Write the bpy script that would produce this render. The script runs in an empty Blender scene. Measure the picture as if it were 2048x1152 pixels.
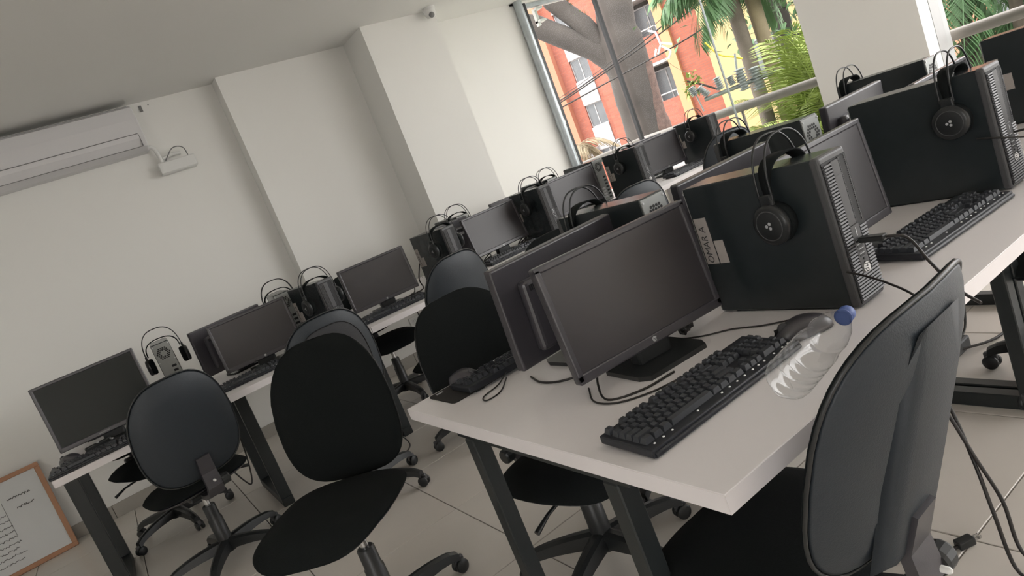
import bpy, bmesh, math, random
from mathutils import Matrix, Vector
random.seed(7)
PI = math.pi
R = math.radians
C = bpy.context.scene.collection

# ------------------------------------------------------------------ camera
def camera():
    yaw, pit, rol = R(29.852), R(9.707), R(21.515)
    fwd = Vector((math.sin(yaw)*math.cos(pit), math.cos(yaw)*math.cos(pit), -math.sin(pit)))
    right = Vector((math.cos(yaw), -math.sin(yaw), 0))
    down = fwd.cross(right)
    r2 = math.cos(rol)*right + math.sin(rol)*down
    d2 = -math.sin(rol)*right + math.cos(rol)*down
    cd = bpy.data.cameras.new('camera')
    cd.sensor_width = 36.0
    cd.lens = 1370.9/2048*36.0
    cd.clip_start = 0.02; cd.clip_end = 300
    co = bpy.data.objects.new('camera', cd)
    m = Matrix.Identity(4)
    for i in range(3):
        m[i][0] = r2[i]; m[i][1] = -d2[i]; m[i][2] = -fwd[i]
    m[0][3], m[1][3], m[2][3] = 0, 0, 1.298
    co.matrix_world = m
    C.objects.link(co)
    bpy.context.scene.camera = co
camera()

# ------------------------------------------------------------------ world, sun, exposure
w = bpy.data.worlds.new('world'); bpy.context.scene.world = w; w.use_nodes = True
bg = w.node_tree.nodes['Background']
bg.inputs[0].default_value = (1.0, 0.945, 0.955, 1); bg.inputs[1].default_value = 1.0
sd = bpy.data.lights.new('sun', 'SUN'); sd.energy = 0.22; sd.angle = R(3); sd.color = (1, .93, .8)
so = bpy.data.objects.new('sun', sd); C.objects.link(so)
so.rotation_euler = Vector((0.62, -0.25, -0.74)).to_track_quat('-Z', 'Y').to_euler()
def portal(name, loc, rot, sx, sy):
    l = bpy.data.lights.new(name, 'AREA'); l.shape = 'RECTANGLE'; l.size = sx; l.size_y = sy
    l.cycles.is_portal = True
    o = bpy.data.objects.new(name, l); C.objects.link(o); o.location = loc; o.rotation_euler = rot
portal('portal_window', (5.45, 4.4, 1.35), (0, R(90), 0), 2.6, 2.3)
portal('portal_window', (4.9, 5.62, 1.35), (R(-90), 0, 0), 1.0, 2.6)
portal('portal_window', (5.5, -1.3, 1.35), (0, R(90), 0), 2.6, 7.2)
portal('portal_window', (-3.15, -3.0, 1.6), (0, R(-90), 0), 2.1, 3.0)  # sampling portal for the added back window
vs = bpy.context.scene.view_settings
vs.view_transform = 'Standard'; vs.look = 'None'; vs.gamma = 1.0; vs.use_curve_mapping = False
vs.exposure = 2.75

# ------------------------------------------------------------------ mesh helpers
class MB:
    def __init__(s): s.v = []; s.f = []; s.sm = []
    def add(s, vs, fs, smooth=False, M=None):
        o = len(s.v)
        s.v += [tuple(M @ Vector(p)) if M is not None else tuple(p) for p in vs]
        s.f += [[i+o for i in f] for f in fs]; s.sm += [smooth]*len(fs)
        return s
    def box(s, x0, x1, y0, y1, z0, z1, M=None):
        v = [(x0,y0,z0),(x1,y0,z0),(x1,y1,z0),(x0,y1,z0),(x0,y0,z1),(x1,y0,z1),(x1,y1,z1),(x0,y1,z1)]
        return s.add(v, [(0,3,2,1),(4,5,6,7),(0,1,5,4),(1,2,6,5),(2,3,7,6),(3,0,4,7)], False, M)
    def rbox(s, x0, x1, y0, y1, z0, z1, b=.004, seg=2, M=None):
        bm = bmesh.new(); bmesh.ops.create_cube(bm, size=1)
        for v in bm.verts:
            v.co = Vector(((x0+x1)/2+v.co.x*(x1-x0), (y0+y1)/2+v.co.y*(y1-y0), (z0+z1)/2+v.co.z*(z1-z0)))
        b = min(b, .49*min(x1-x0, y1-y0, z1-z0))
        bmesh.ops.bevel(bm, geom=bm.edges[:], offset=b, segments=seg, affect='EDGES', profile=.5)
        bm.verts.index_update()
        s.add([tuple(v.co) for v in bm.verts], [[v.index for v in f.verts] for f in bm.faces], False, M)
        bm.free(); return s
    def loft(s, rings, cap=True, smooth=True, M=None, closed=True):
        n = len(rings[0]); v = [p for r in rings for p in r]; f = []
        for i in range(len(rings)-1):
            for j in range(n if closed else n-1):
                k = (j+1) % n
                f.append((i*n+j, i*n+k, (i+1)*n+k, (i+1)*n+j))
        s.add(v, f, smooth, M)
        if cap:
            s.add(rings[0], [list(range(n))[::-1]], False, M); s.add(rings[-1], [list(range(n))], False, M)
        return s
    def tube(s, path, r, seg=8, M=None, cap=True, closed=False, flat=1.0):
        P = [Vector(p) for p in path]; rings = []; up = None
        n = len(P)
        for i, p in enumerate(P):
            a = P[i-1] if i else (P[-1] if closed else P[0]); b = P[i+1] if i < n-1 else (P[0] if closed else P[-1])
            t = (b-a)
            t = t.normalized() if t.length > 1e-9 else Vector((0,0,1))
            if up is None:
                up = t.orthogonal().normalized() if abs(t.z) > .9 else Vector((0,0,1))
            up = (up - t*up.dot(t))
            up = up.normalized() if up.length > 1e-6 else t.orthogonal().normalized()
            sd_ = t.cross(up)
            rr = r[i] if isinstance(r, (list, tuple)) else r
            rings.append([tuple(p + up*math.sin(2*PI*k/seg)*rr*flat + sd_*math.cos(2*PI*k/seg)*rr) for k in range(seg)])
        if closed: rings.append(rings[0])
        return s.loft(rings, cap and not closed, True, M)
    def lathe(s, prof, seg=24, M=None, smooth=True, cap=True):
        rings = [[(r*math.cos(2*PI*k/seg), r*math.sin(2*PI*k/seg), z) for k in range(seg)] for r, z in prof]
        return s.loft(rings, cap, smooth, M)
    def prism(s, poly, z0, z1, M=None):
        n = len(poly)
        v = [(x,y,z0) for x,y in poly]+[(x,y,z1) for x,y in poly]
        f = [list(range(n))[::-1], list(range(n,2*n))]+[(i,(i+1)%n,n+(i+1)%n,n+i) for i in range(n)]
        return s.add(v, f, False, M)
    def mesh(s, name):
        me = bpy.data.meshes.new(name); me.from_pydata(s.v, [], s.f)
        me.polygons.foreach_set('use_smooth', s.sm); me.update(); return me

def obj(name, mb, mat, parent=None, loc=None, rot=None):
    me = mb.mesh(name) if isinstance(mb, MB) else mb
    if mat is not None and not me.materials: me.materials.append(mat)
    o = bpy.data.objects.new(name, me); C.objects.link(o)
    if parent: o.parent = parent
    if loc: o.location = loc
    if rot: o.rotation_euler = rot
    return o
def tag(o, label=None, cat=None, group=None, kind=None):
    if label: o['label'] = label
    if cat: o['category'] = cat
    if group: o['group'] = group
    if kind: o['kind'] = kind
    return o
def thing(name, label, cat, loc=(0,0,0), rz=0, group=None):
    o = bpy.data.objects.new(name, None); o.empty_display_size = .05; C.objects.link(o)
    o.location = loc; o.rotation_euler = (0, 0, rz)
    return tag(o, label, cat, group)
def struct(name, mb, mat, parent=None, **k):
    o = obj(name, mb, mat, parent, **k); o['kind'] = 'structure'; return o
def copy_tree(o, parent=None):
    c = o.copy(); C.objects.link(c); c.parent = parent
    for ch in list(o.children): copy_tree(ch, c)
    return c
_cache = {}
def place(key, maker, name, label, cat, loc, rz, group):
    """first use builds the thing, later uses copy it with its parts"""
    if key not in _cache:
        t = maker(name); _cache[key] = t
    else:
        t = copy_tree(_cache[key]); 
    t.location = loc; t.rotation_euler = (0, 0, rz)
    return tag(t, label, cat, group)
def spline(pts, n=6):
    P = [Vector(p) for p in pts]; P = [2*P[0]-P[1]]+P+[2*P[-1]-P[-2]]; out = []
    for i in range(1, len(P)-2):
        a, b, c, d = P[i-1:i+3]
        for k in range(n):
            t = k/n
            out.append(.5*((2*b)+(c-a)*t+(2*a-5*b+4*c-d)*t*t+(3*b-a-3*c+d)*t**3))
    out.append(P[-2]); return [tuple(p) for p in out]
def text_mesh(txt, size, depth=.0004, shear=0, name='letters'):
    cu = bpy.data.curves.new(name, 'FONT'); cu.body = txt; cu.size = size; cu.extrude = depth
    cu.align_x = 'CENTER'; cu.align_y = 'CENTER'; cu.shear = shear; cu.resolution_u = 3
    o = bpy.data.objects.new(name, cu); C.objects.link(o)
    bpy.context.view_layer.update()
    me = bpy.data.meshes.new_from_object(o.evaluated_get(bpy.context.evaluated_depsgraph_get()))
    bpy.data.objects.remove(o); me.name = name
    return me

# ------------------------------------------------------------------ materials
def mat(name, col, rough=.5, metal=0, var=.0, scale=20, bump=0, bscale=200, spec=.5, trans=0, coords='Object', sheen=0):
    m = bpy.data.materials.new(name); m.use_nodes = True
    nt = m.node_tree; b = nt.nodes['Principled BSDF']
    b.inputs['Roughness'].default_value = rough; b.inputs['Metallic'].default_value = metal
    b.inputs['Specular IOR Level'].default_value = spec
    if sheen: b.inputs['Sheen Weight'].default_value = sheen
    if trans: b.inputs['Transmission Weight'].default_value = trans
    tc = nt.nodes.new('ShaderNodeTexCoord')
    n = nt.nodes.new('ShaderNodeTexNoise'); n.inputs['Scale'].default_value = scale; n.inputs['Detail'].default_value = 4
    nt.links.new(tc.outputs[coords], n.inputs['Vector'])
    r = nt.nodes.new('ShaderNodeMix'); r.data_type = 'RGBA'
    r.inputs['A'].default_value = tuple(c*(1-var) for c in col)+(1,)
    r.inputs['B'].default_value = tuple(min(1, c*(1+var)) for c in col)+(1,)
    nt.links.new(n.outputs['Fac'], r.inputs['Factor']); nt.links.new(r.outputs['Result'], b.inputs['Base Color'])
    if bump:
        n2 = nt.nodes.new('ShaderNodeTexNoise'); n2.inputs['Scale'].default_value = bscale
        nt.links.new(tc.outputs[coords], n2.inputs['Vector'])
        bp = nt.nodes.new('ShaderNodeBump'); bp.inputs['Strength'].default_value = bump; bp.inputs['Distance'].default_value = .002
        nt.links.new(n2.outputs['Fac'], bp.inputs['Height']); nt.links.new(bp.outputs['Normal'], b.inputs['Normal'])
    return m
def glass_mat(name, tint=(1,1,1), refl=1.0, rough=0.0):
    m = bpy.data.materials.new(name); m.use_nodes = True; nt = m.node_tree; nt.nodes.clear()
    out = nt.nodes.new('ShaderNodeOutputMaterial'); mx = nt.nodes.new('ShaderNodeMixShader')
    tr = nt.nodes.new('ShaderNodeBsdfTransparent'); gl = nt.nodes.new('ShaderNodeBsdfGlossy')
    lw = nt.nodes.new('ShaderNodeFresnel'); lw.inputs['IOR'].default_value = 1.3+.2*refl
    tr.inputs[0].default_value = tint+(1,); gl.inputs['Roughness'].default_value = rough
    ge = nt.nodes.new('ShaderNodeNewGeometry'); inv = nt.nodes.new('ShaderNodeMath'); inv.operation = 'SUBTRACT'; inv.inputs[0].default_value = 1
    nt.links.new(ge.outputs['Backfacing'], inv.inputs[1]); mu = nt.nodes.new('ShaderNodeMath'); mu.operation = 'MULTIPLY'
    nt.links.new(lw.outputs[0], mu.inputs[0]); nt.links.new(inv.outputs[0], mu.inputs[1])
    nt.links.new(mu.outputs[0], mx.inputs[0]); nt.links.new(tr.outputs[0], mx.inputs[1]); nt.links.new(gl.outputs[0], mx.inputs[2])
    nt.links.new(mx.outputs[0], out.inputs[0]); return m
def brick_mat(name, c1, c2, mortar, scale=1.0):
    m = bpy.data.materials.new(name); m.use_nodes = True; nt = m.node_tree; b = nt.nodes['Principled BSDF']
    b.inputs['Roughness'].default_value = .9
    tc = nt.nodes.new('ShaderNodeTexCoord'); mp = nt.nodes.new('ShaderNodeMapping'); mp.inputs['Rotation'].default_value = (R(90), 0, 0)
    br = nt.nodes.new('ShaderNodeTexBrick'); br.inputs['Scale'].default_value = scale
    br.inputs['Color1'].default_value = c1+(1,); br.inputs['Color2'].default_value = c2+(1,); br.inputs['Mortar'].default_value = mortar+(1,)
    br.inputs['Brick Width'].default_value = .30; br.inputs['Row Height'].default_value = .09; br.inputs['Mortar Size'].default_value = .008
    nt.links.new(tc.outputs['Object'], mp.inputs[0]); nt.links.new(mp.outputs[0], br.inputs[0]); nt.links.new(br.outputs[0], b.inputs['Base Color'])
    return m
MWALL = mat('wall_paint', (.88,.872,.838), .85, var=.015, scale=1.5, bump=.05, bscale=90)
MCEIL = mat('ceiling_paint', (.88,.875,.845), .9, var=.012, scale=1.2)
MTILE = mat('floor_tile', (.70,.655,.60), .32, var=.07, scale=3.5, coords='Object')
MTILE2 = mat('floor_tile_b', (.45,.415,.365), .34, var=.08, scale=2.7)
MGROUT = mat('grout', (.24,.22,.2), .9, var=.1, scale=40)
MBASET = mat('baseboard_tile', (.40,.375,.335), .4, var=.06, scale=5)
MTOP = mat('desk_laminate', (.88,.845,.85), .36, var=.03, scale=4, bump=.03, bscale=300)
MEDGE = mat('desk_edge_band', (.88,.835,.84), .42, var=.03, scale=6)
MSTEEL = mat('black_powder_steel', (.017,.021,.022), .42, var=.15, scale=60, bump=.06, bscale=400)
MPLAS = mat('black_plastic', (.018,.020,.021), .38, var=.12, scale=30)
MPLASM = mat('matte_black_plastic', (.042,.039,.047), .36, var=.12, scale=60, bump=.08, bscale=600, spec=.9)
MPCASE = mat('pc_case_paint', (.022,.028,.030), .26, var=.15, scale=18, bump=.03, bscale=900)
MBEZEL = mat('pc_bezel', (.075,.075,.078), .42, var=.06, scale=40)
MBAY = mat('pc_drive_bay', (.05,.05,.053), .45, var=.06, scale=40)
MDARK = mat('slot_black', (.006,.006,.007), .6)
MSCREEN = mat('screen_off', (.012,.015,.014), .3, var=.02, scale=3, spec=.3)
MSCREENM = mat('screen_off_matte', (.030,.026,.030), .40, var=.02, scale=3, spec=.8)
MFAB = mat('chair_fabric', (.010,.012,.0122), .95, var=.25, scale=220, bump=.35, bscale=700, spec=.15)
MSHELL = mat('chair_shell', (.022,.029,.037), .5, var=.08, scale=90, bump=.25, bscale=420)
MCHROME = mat('chrome', (.6,.6,.6), .22, 1.0)
MGALV = mat('galvanised_steel', (.42,.46,.48), .38, .8, var=.25, scale=14)
MMETAL = mat('zinc_panel', (.33,.34,.33), .45, .5, var=.1, scale=25)
MWPLAS = mat('white_plastic', (.78,.78,.76), .4, var=.02, scale=8)
MACP = mat('ac_plastic', (.72,.71,.72), .35, var=.015, scale=4)
MGREY = mat('grey_line', (.22,.22,.22), .6)
MPAPER = mat('paper_label', (.42,.38,.35), .8, var=.12, scale=60)
MINK = mat('pen_ink', (.03,.03,.03), .7)
MLOGO = mat('logo_silver', (.62,.63,.64), .35, .3)
MWHITE = mat('logo_white', (.85,.85,.85), .5)
MDOT = mat('white_dot', (.9,.9,.9), .4)
MKEY = mat('key_cap', (.04,.043,.05), .42, var=.12, scale=50)
MKBODY = mat('keyboard_body', (.016,.018,.024), .4, var=.1, scale=30)
MCORD = mat('black_cord', (.02,.017,.016), .5)
MWOODO = mat('orange_wood', (.50,.26,.15), .55, var=.12, scale=9)
MBOARD = mat('whiteboard', (.68,.69,.69), .3, var=.02, scale=4)
MPET = glass_mat('pet_plastic', (.975,.98,.98), 2.2, .06)
MCAP = mat('bottle_cap_blue', (.10,.16,.42), .4)
MPANE = glass_mat('window_glass', (.95,.97,.96), -.85)
MPAD = mat('mouse_pad', (.018,.016,.015), .85, var=.1, scale=90)
MBRICK = brick_mat('red_brick', (.32,.105,.068), (.27,.083,.055), (.2,.095,.075), 1.0)
MPLAST = mat('salmon_plaster', (.40,.17,.105), .9, var=.05, scale=1)
MORNG = mat('orange_pilaster', (.42,.24,.13), .9, var=.05, scale=2)
MYEL = mat('yellow_plaster', (.38,.28,.14), .9, var=.06, scale=.7)
MWPL = mat('white_plaster', (.38,.375,.375), .9, var=.03, scale=1)
MWGL = mat('building_window', (.10,.108,.115), .25, var=.35, scale=1.3)
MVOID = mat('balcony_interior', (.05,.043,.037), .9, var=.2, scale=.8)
MBARK = mat('tree_bark', (.05,.043,.038), .95, var=.45, scale=3)
MBARK2 = mat('speckled_bark_glass_tone', (.11,.07,.058), .95, var=.7, scale=12)  # speckled bark; tone shift from the overlapping glass is put into the colour
MMOSS = mat('moss', (.09,.12,.035), .95, var=.4, scale=20)
MPALM = mat('palm_leaf', (.07,.15,.055), .5, var=.4, scale=4)
MARECA = mat('areca_leaf', (.26,.33,.08), .5, var=.45, scale=4)
MDRY = mat('dry_palm', (.2,.16,.10), .8, var=.3, scale=6)
MPTRUNK = mat('palm_trunk', (.12,.10,.08), .9, var=.35, scale=9)
MPORC = mat('porcelain', (.28,.31,.30), .4, var=.1, scale=8)
MFRAME = mat('window_frame_grey', (.36,.355,.35), .5, var=.03, scale=5)
MRAIL = mat('rail_paint', (.20,.18,.16), .45, .3, var=.1, scale=6)
MGRND = mat('street_ground', (.30,.29,.27), .95, var=.2, scale=.6)

# ------------------------------------------------------------------ room shell
CEIL = 2.69; XW = 5.33; YR = -5.0; XB = -3.0
YA, YB_, YC, YD = 5.66, 5.50, 5.08, 5.50
fl = struct('floor', MB().box(XB, XW+.1, YR-.2, YA+.2, -.30, -.012), MGROUT)
# floor tiles: 0.604 m, two joint lines measured at x=0.897 and y=2.727
TS = .606; tile_me = {}
def tile_mesh(sx, sy):
    k = (round(sx,3), round(sy,3))
    if k not in tile_me:
        tile_me[k] = MB().rbox(-sx/2, sx/2, -sy/2, sy/2, -.012, 0, .0015, 1).mesh('tile')
    return tile_me[k]
gx0 = .897-TS*math.ceil((.897-XB)/TS); gy0 = 2.727-TS*math.ceil((2.727-YR)/TS)
ix = 0
x = gx0
while x < XW:
    y = gy0
    while y < YA:
        a, b = max(x+.002, XB), min(x+TS-.002, XW); c, d = max(y+.002, YR), min(y+TS-.002, YA if x < 1.4 else YD)
        if b-a > .02 and d-c > .02:
            obj('floor_tile', tile_mesh(b-a, d-c), MTILE, fl, ((a+b)/2, (c+d)/2, 0))
        y += TS
    x += TS
struct('ceiling', MB().box(XB-.2, XW+.35, YR-.2, YA+.2, CEIL, CEIL+.25), MCEIL)
struct('wall_left', MB().box(XB, 1.423, YA, YA+.2, 0, CEIL), MWALL)
struct('wall_left_panel', MB().box(1.423, 2.50, YB_, YA+.2, 0, CEIL), MWALL)
struct('wall_left_pillar', MB().box(2.50, 3.187, YC, YA+.2, 0, CEIL), MWALL)
struct('wall_left_end', MB().box(3.187, 4.37, YD, YA+.2, 0, CEIL), MWALL)
struct('wall_back', MB().box(XB-.2, XB, YR-.2, -4.5, 0, CEIL).box(XB-.2, XB, -1.5, YA+.2, 0, CEIL).box(XB-.2, XB, -4.5, -1.5, 0, .55).box(XB-.2, XB, -4.5, -1.5, CEIL-.06, CEIL), MWALL)
w3 = struct('window_back_added', MB().box(XB-.12, XB-.07, -4.5, -1.5, .55, .60).box(XB-.12, XB-.07, -4.5, -1.5, CEIL-.11, CEIL-.06), MWPLAS)  # unseen window, added behind the camera to bring daylight onto desks and floor
for k in range(3):
    yy = -4.5+k*1.5
    obj('mullion', MB().box(XB-.12, XB-.07, yy-.02, yy+.02, .60, CEIL-.11), MWPLAS, w3)
    if k < 2: obj('pane', MB().box(XB-.10, XB-.094, yy+.02, yy+1.48, .60, CEIL-.11), MPANE, w3)
# window wall at x = XW: pillar, low sill, head
pl_ = struct('wall_window_pillar', MB().box(5.12, 5.265, 2.442, 3.274, 0, CEIL).box(5.265, 5.48, 2.50, 3.274, 0, CEIL), MWALL)
struct('wall_window_sill', MB().box(XW, XW+.15, YR, YD+.15, 0, .12).box(4.27, XW, YD, YD+.15, 0, .12), MWALL)
struct('wall_window_head', MB().box(XW, XW+.15, YR, YD+.15, CEIL-.02, CEIL).box(4.27, XW, YD, YD+.15, CEIL-.02, CEIL), MWALL)
# baseboard tiles along the left wall
bb = struct('baseboard_left', MB().box(XB, 1.423, YA-.004, YA, 0, .094), MGROUT)
x = -.43-TS*4.0
while x < 1.42:
    a, b = max(x+.002, XB), min(x+TS-.002, 1.423)
    if b > a+.02: obj('skirting_tile', MB().rbox(a, b, YA-.014, YA-.004, 0, .097, .001, 1), MBASET, bb)
    x += TS
bb2 = struct('baseboard_pillar', MB().box(1.423, 2.50, YB_-.004, YB_, 0, .094).box(1.419,1.423,YB_,YA,0,.094), MGROUT)
for a, b in ((1.411, 2.0), (2.004, 2.50)): obj('skirting_tile', MB().rbox(a, b, YB_-.014, YB_-.004, 0, .097, .001, 1), MBASET, bb2)
struct('wall_right', MB().box(XB-.2, XW+.25, YR-.2, YR, 0, CEIL), MWALL)
# main window
w1 = struct('window_1', MB().box(XW+.04, XW+.09, 3.274, YD+.09, .12, .16).box(XW+.04, XW+.09, 3.274, YD+.09, CEIL-.06, CEIL-.02).box(4.43, XW+.04, YD+.04, YD+.09, .12, .16).box(4.43, XW+.04, YD+.04, YD+.09, CEIL-.06, CEIL-.02), MGALV)
obj('corner_mullion', MB().box(XW-.005, XW+.03, YD-.01, YD+.03, .12, CEIL-.02), MDARK, w1)
obj('frame_post', MB().box(4.37, 4.46, YD+.0, YD+.08, .12, CEIL-.02), MSTEEL, w1)
obj('pane', MB().box(4.46, XW-.005, YD+.05, YD+.058, .16, CEIL-.06), MPANE, w1)
for a, b in ((YD-.01, 4.312), (4.302, 3.274)):
    obj('pane', MB().box(XW+.06, XW+.068, b, a, .16, CEIL-.06), MPANE, w1)
obj('glass_edge', MB().box(XW+.055, XW+.075, 4.302, 4.312, .16, CEIL-.06), MPORC, w1)
tag(obj('steel_pipe', MB().tube([(4.335, 5.455, 0), (4.335, 5.455, CEIL)], .044, 20).lathe([(.049,0),(.049,.05)], 20, Matrix.Translation((4.335,5.455,1.45))), MGALV),
    'galvanised steel downpipe standing at the left edge of the window', 'pipe')
w2 = struct('window_2', MB().box(XW+.04, XW+.09, YR, 2.442, .12, .16).box(XW+.04, XW+.09, YR, 2.442, CEIL-.06, CEIL-.02).box(5.275, 5.46, 2.442, 2.50, .12, CEIL-.02), MFRAME)
obj('pane', MB().box(XW+.06, XW+.068, .6, 2.442, .16, CEIL-.06), MPANE, w2)
for a, b in ((-1.24,.56),(-3.04,-1.28),(YR,-3.08)):
    obj('pane', MB().box(XW+.06, XW+.068, a, b, .16, CEIL-.06), MPANE, w2)
    obj('mullion', MB().box(XW+.04, XW+.09, b, b+.04, .16, CEIL-.06), MFRAME, w2)
def railing(name, label, p0, p1):
    a, b = Vector(p0+(0,)), Vector(p1+(0,)); L = (b-a).length
    t = thing(name, label, 'railing', tuple(a), math.atan2(b.y-a.y, b.x-a.x))
    obj('handrail', MB().tube([(0,0,.985),(L,0,.985)], .042, 16), MRAIL, t)
    n = max(1, int(L/1.1))
    for k in range(n+1):
        xx = .1+(L-.2)*k/n
        obj('post', MB().tube([(xx,.01,-.05),(xx,.01,.97)], .014, 10), MRAIL, t)
    obj('lower_rail', MB().tube([(0,.01,.1),(L,.01,.1)], .014, 10), MRAIL, t)
railing('balcony_railing', 'round steel handrail outside the window between downpipe pane and pillar', (5.62, 3.0), (5.62, 5.80))
railing('balcony_railing', 'short handrail outside the corner glass beside the downpipe', (4.30, 5.80), (5.56, 5.80))
railing('balcony_railing', 'pale steel handrail outside the right-hand window beyond the pillar', (5.62, -4.9), (5.62, 2.75))
struct('balcony_slab', MB().box(XW+.15, 6.0, YR, 6.2, -.3, -.05).box(3.2, 6.0, YA+.2, 6.2, -.3, -.05), MGRND)

# ------------------------------------------------------------------ tables
def table(label, x0, x1, y0, fx, lw=.044):
    t = thing('desk', label, 'desk', (x0, y0, 0), 0, 'white bench desks')
    L = x1-x0; D = 1.20
    top = obj('tabletop', MB().rbox(0, L, 0, D, .705, .74, .0012, 1), MTOP, t)
    eb = obj('edge_band', MB().box(-.0008, L+.0008, -.0008, .0004, .7062, .7388).box(-.0008, .0004, 0, D, .7062, .7388).box(L-.0004, L+.0008, 0, D, .7062, .7388).box(0, L, D-.0004, D+.0008, .7062, .7388), MEDGE, top)
    for f in fx:
        a = f-x0
        for yy in (.276, .840):
            obj('leg', MB().rbox(a, a+lw, yy, yy+.045, .05, .688, .003, 1), MSTEEL, t)
        obj('foot_bar', MB().rbox(a, a+lw, .276, .885, 0.0, .05, .003, 1), MSTEEL, t)
        obj('top_bar', MB().rbox(a, a+lw, .24, .92, .688, .705, .003, 1), MSTEEL, t)
    obj('beam', MB().box(.05, L-.05, .54, .60, .655, .70), MSTEEL, t)
    return t
YA0 = .709
table('white desk nearest the camera, holding the clear bottle', .612, 2.20, YA0, (.618, 1.385, 2.152))
table('white desk behind the nearest one, running toward the right-hand window', 2.204, 3.80, YA0, (2.21, 2.99, 3.75))
YB0 = 3.66
table('white desk along the left wall beside the leaning whiteboard', -.43, 1.165, YB0, (-.428, .405, 1.10), .062)
table('white desk in the middle of the wall row, under the wall pillars', 1.17, 2.80, YB0, (1.18, 1.97, 2.75), .062)
table('white desk at the window end of the wall row', 2.812, 4.72, YB0, (2.815, 3.7, 4.67), .062)
ZD = .74

# ------------------------------------------------------------------ computers
HPLET = text_mesh('hp', .022, .0003, .25, 'logo_letters'); HPLET.materials.append(MDARK)
def make_pc(name, label_side=True):
    t = bpy.data.objects.new(name, None); C.objects.link(t)
    W, D, H = .10, .39, .338; x0, y0 = -W/2, -D/2
    obj('case', MB().rbox(x0+.001, -x0-.001, y0+.022, -y0-.004, .004, H, .003, 2), MPCASE, t)
    for sx in (-.035, .035):
        obj('foot', MB().box(sx-.008, sx+.008, -.15, .15, 0, .004), MDARK, t)
    # front bezel : rounded frame with louvres
    b = obj('front_bezel', MB().rbox(x0, -x0, y0+.006, y0+.03, .003, H+.001, .007, 3), MBEZEL, t)
    g = MB(); n = 44
    for k in range(n):
        z = .016+k*(H-.034)/n
        def rib(a, c):
            g.add([(a,y0+.006,z),(c,y0+.006,z),(c,y0-.0005,z+.0012),(a,y0-.0005,z+.0012),(c,y0+.001,z+.0045),(a,y0+.001,z+.0045),(c,y0+.006,z+.005),(a,y0+.006,z+.005)],
                  [(0,1,2,3),(3,2,4,5),(5,4,6,7),(0,3,5,7),(1,6,4,2)])
        if z < .065: rib(-.044, .044)
        else:
            rib(-.044, -.018)
            if z < .165: rib(.018, .042)
    tag(obj('louvre_grille', g, MBEZEL, b), kind='stuff')
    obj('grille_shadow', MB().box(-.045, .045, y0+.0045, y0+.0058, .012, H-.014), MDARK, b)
    p = obj('drive_bay', MB().rbox(-.017, .010, y0+.001, y0+.008, .175, H-.018, .001, 1).box(-.017,.010,y0+.0002,y0+.002,H-.052,H-.0505), MBAY, t)
    obj('optical_slot', MB().box(.012, .036, y0+.003, y0+.0075, .172, H-.016), MDARK, t)
    d = MB()
    for k in range(30):
        z = .176+k*.0049
        d.box(.0118, .0140, y0+.0015, y0+.005, z, z+.0024); d.box(.0345, .0367, y0+.0015, y0+.005, z, z+.0024)
    tag(obj('slot_teeth', d, MBEZEL, t), kind='stuff')
    obj('port_panel', MB().rbox(-.016, .017, y0+.001, y0+.008, .068, .174, .001, 1), MBAY, t)
    obj('power_bar', MB().box(-.001, .001, y0+.0002, y0+.002, .150, .168), MLOGO, t)
    for k in range(4):
        u = obj('usb_port', MB().box(-.010, .008, y0+.0004, y0+.0012, .104+k*.0105, .110+k*.0105), MDARK, t)
        obj('port_rim', MB().box(-.010, .008, y0-.0002, y0+.0012, .110+k*.0105, .1112+k*.0105), MLOGO, u)
    for z in (.090, .098): obj('audio_jack', MB().lathe([(.0025,0),(.0025,.0012)], 10, Matrix.Translation((0,y0+.001,z))@Matrix.Rotation(R(90),4,'X')), MDARK, t)
    l = obj('logo_disc', MB().lathe([(.0115,0),(.0115,.0014)], 24, Matrix.Translation((.001,y0+.001,.078))@Matrix.Rotation(R(90),4,'X')), MWHITE, t)
    obj('logo_letters', HPLET, MDARK, l, (.001, y0-.0008, .079), (R(90), R(90), 0))
    # rear
    yr = -y0
    r = obj('rear_panel', MB().rbox(x0+.003, -x0-.003, yr-.006, yr, .006, H-.004, .001, 1), MMETAL, t)
    hx = MB()
    for i in range(-5, 6):
        for j in range(-5, 6):
            cx, cz = (i+.5*(j % 2))*.0112, j*.0097
            if cx*cx+cz*cz < .037**2 and cx*cx+cz*cz > .012**2:
                hx.lathe([(.0050,0),(.0050,.0006)], 6, Matrix.Translation((cx, yr+.0006, H-.062+cz))@Matrix.Rotation(R(90),4,'X'), False)
    tag(obj('fan_vent_holes', hx, MDARK, r), kind='stuff')
    for k in range(7):
        z = .020+k*.027; obj('rear_port', MB().box(-.034, -.010, yr, yr+.0015, z, z+.013), MDARK, r)
    for k in range(4):
        z = .030+k*.022; obj('slot_cover', MB().rbox(.004, .040, yr, yr+.003, z, z+.016, .001, 1), MLOGO, r)
    for (sx, sz) in ((-.042, H-.014), (.042, H-.014), (-.042, H-.11), (.042, H-.11)):
        obj('screw', MB().lathe([(.004,0),(.003,.003)], 10, Matrix.Translation((sx,yr,sz))@Matrix.Rotation(R(-90),4,'X')), MLOGO, r)
    if label_side:
        s1 = obj('asset_label', MB().box(x0-.0004, x0+.0012, .148, .186, .135, .258), MPAPER, t)
        wr = text_mesh('OMAR A', .026, .0001, .2, 'handwriting'); wr.materials.append(MINK)
        obj('handwriting', wr, MINK, s1, (x0-.0008, .168, .186), (R(90), R(-90), R(-90)))
        obj('asset_label', MB().box(x0-.0004, x0+.0012, .116, .144, .135, .195), MPAPER, t)
    return t
PCG = 'black upright desktop computers'
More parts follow.
